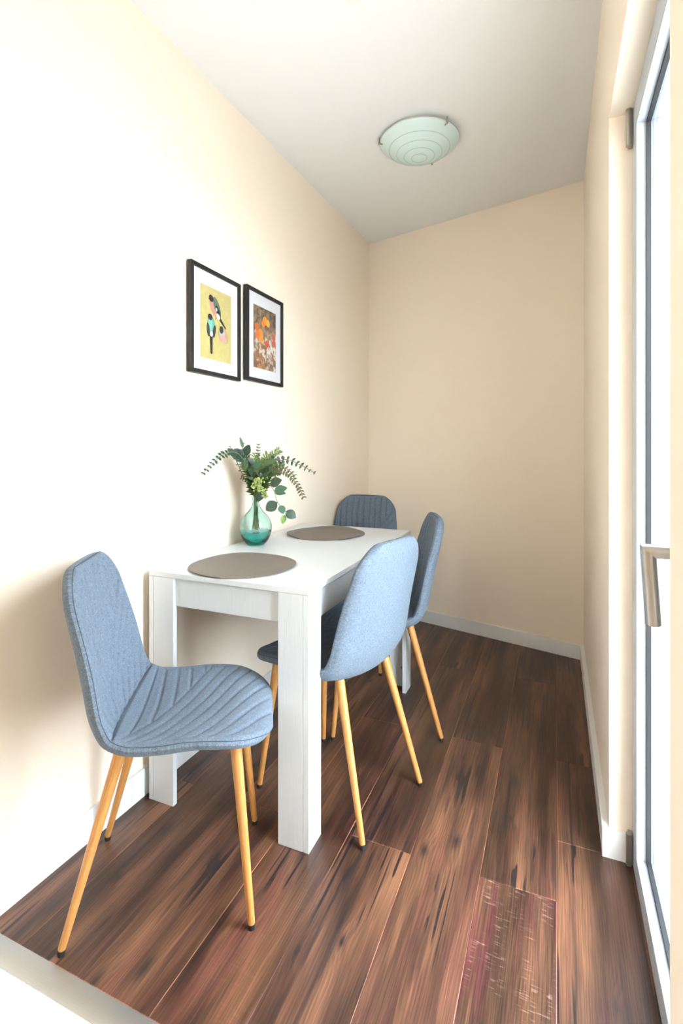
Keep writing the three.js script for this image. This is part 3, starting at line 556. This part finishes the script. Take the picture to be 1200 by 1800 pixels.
function picture(name, label, zNear, zFar, y0, y1, print) {
  const w = zNear - zFar, h = y1 - y0, zc = (zNear + zFar) / 2;
  const t = thing(name, label, 'picture', [leftX(zc) + 0.0015, (y0 + y1) / 2, zc], Math.PI / 2 + 0.0167, 'framed prints on the cream wall');
  const b = 0.0155, D = 0.02, put = (n, g, m, p = t) => part(n, g, m, p);                       // local: x along the wall, z out of it
  put('frame_bar', box(-w / 2, w / 2, h / 2 - b, h / 2, 0, D, 0.0012), blackFrame); put('frame_bar', box(-w / 2, w / 2, -h / 2, -h / 2 + b, 0, D, 0.0012), blackFrame);
  put('frame_bar', box(-w / 2, -w / 2 + b, -h / 2 + b, h / 2 - b, 0, D, 0.0012), blackFrame); put('frame_bar', box(w / 2 - b, w / 2, -h / 2 + b, h / 2 - b, 0, D, 0.0012), blackFrame);
  put('mount', box(-w / 2 + b, w / 2 - b, -h / 2 + b, h / 2 - b, 0.001, 0.011), cardMat);
  const pw = (w - 2 * b) * 0.68, ph = (h - 2 * b) * 0.735, pg = new THREE.BoxGeometry(pw, ph, 0.0006); pg.translate(0, -0.002, 0.0114);
  put('print', pg, print);
}
picture('framed_print', 'black framed print of three small birds on yellow, in a white mount', -1.496, -1.822, 1.433, 1.846, birdPrint);
picture('framed_print', 'black framed print of orange fruit and pale cloth, in a white mount', -1.853, -2.176, 1.445, 1.858, patchPrint);

// ------------------------------------------------------------------ ceiling lamp (switched off) and detector
{
  const t = thing('ceiling_lamp', 'frosted pale mint glass bowl lamp with etched rings, unlit on the ceiling', 'lamp', [-0.588, CEIL, -2.318]);
  const opal = new THREE.MeshPhysicalMaterial({ color: lin(0.64, 0.79, 0.77), roughness: 0.35, clearcoat: 0.3, clearcoatRoughness: 0.2 });
  const etch = new THREE.MeshStandardMaterial({ color: lin(0.38, 0.5, 0.45), roughness: 0.6 });
  const brass = new THREE.MeshStandardMaterial({ color: lin(0.35, 0.3, 0.22), metalness: 1, roughness: 0.35 });
  part('base_plate', rod(V(0, -0.018, 0), V(0, -0.0005, 0), 0.15, 0.165, 64), trimMat, t);
  const Rr = 0.182, dep = 0.075, y0 = -0.022, P = [], yAt = (r) => y0 - dep * (1 - (r / Rr) ** 2);
  for (let i = 0; i <= 40; i++) { const r = Rr * i / 40; P.push(new THREE.Vector2(r, yAt(r))); }
  P.push(new THREE.Vector2(Rr + 0.001, y0 + 0.003)); for (let i = 40; i >= 0; i--) { const r = Rr * i / 40 * 0.985; P.push(new THREE.Vector2(r, yAt(r) + 0.006)); }
  const bowl = part('glass_bowl', new THREE.LatheGeometry(P, 96), opal, t);
  for (const r of [0.035, 0.07, 0.105, 0.14]) part('etched_ring', new THREE.TorusGeometry(r, 0.0011, 6, 96).rotateX(Math.PI / 2).translate(0, yAt(r) - 0.0001, 0), etch, bowl);
  for (let k = 0; k < 3; k++) {
    const a = 0.62 + k * 2.0944, cx = Math.cos(a), cz = Math.sin(a);
    part('clip', mergeGeometries([rod(V(cx * 0.186, y0 + 0.02, cz * 0.186), V(cx * 0.186, y0 - 0.008, cz * 0.186), 0.0025, 0.0025, 10), rod(V(cx * 0.19, y0 - 0.006, cz * 0.19), V(cx * 0.172, y0 - 0.011, cz * 0.172), 0.003, 0.003, 10), new THREE.SphereGeometry(0.005, 12, 8).translate(cx * 0.187, y0 - 0.008, cz * 0.187)].map((g) => g.toNonIndexed())), brass, t);
  }
  // unseen globe light, added behind the viewer to brighten the back wall
  const p = thing('added_fill_lamp', 'unseen globe fill light added behind the viewer to brighten the back wall', 'lamp', [-0.65, CEIL, 1.35]);
  part('cord', rod(V(0, -0.42, 0), V(0, -0.02, 0), 0.003, 0.003, 8), blackMat, p);
  part('canopy', rod(V(0, -0.025, 0), V(0, -0.0005, 0), 0.03, 0.05, 32), trimMat, p);
  part('globe', new THREE.SphereGeometry(0.11, 40, 24).translate(0, -0.53, 0), new THREE.MeshStandardMaterial({ color: lin(0.8, 0.76, 0.68), roughness: 0.5, emissive: lin(1, 0.92, 0.82), emissiveIntensity: 0.6 }), p);
  const fillLight = new THREE.PointLight(lin(1, 0.93, 0.84), 0.85); fillLight.position.set(0, -0.53, 0); fillLight.castShadow = true; fillLight.shadow.radius = 5; p.add(fillLight);
  const d = thing('smoke_detector', 'small round white disc on the ceiling in front of the lamp', 'detector', [-0.581, CEIL, -1.476]);
  part('cover', rod(V(0, -0.018, 0), V(0, -0.0005, 0), 0.036, 0.044, 40), trimMat, d);
}

scene.traverse((o) => { if (o.isMesh) o.castShadow = o.receiveShadow = true; });
renderer.render(scene, camera);
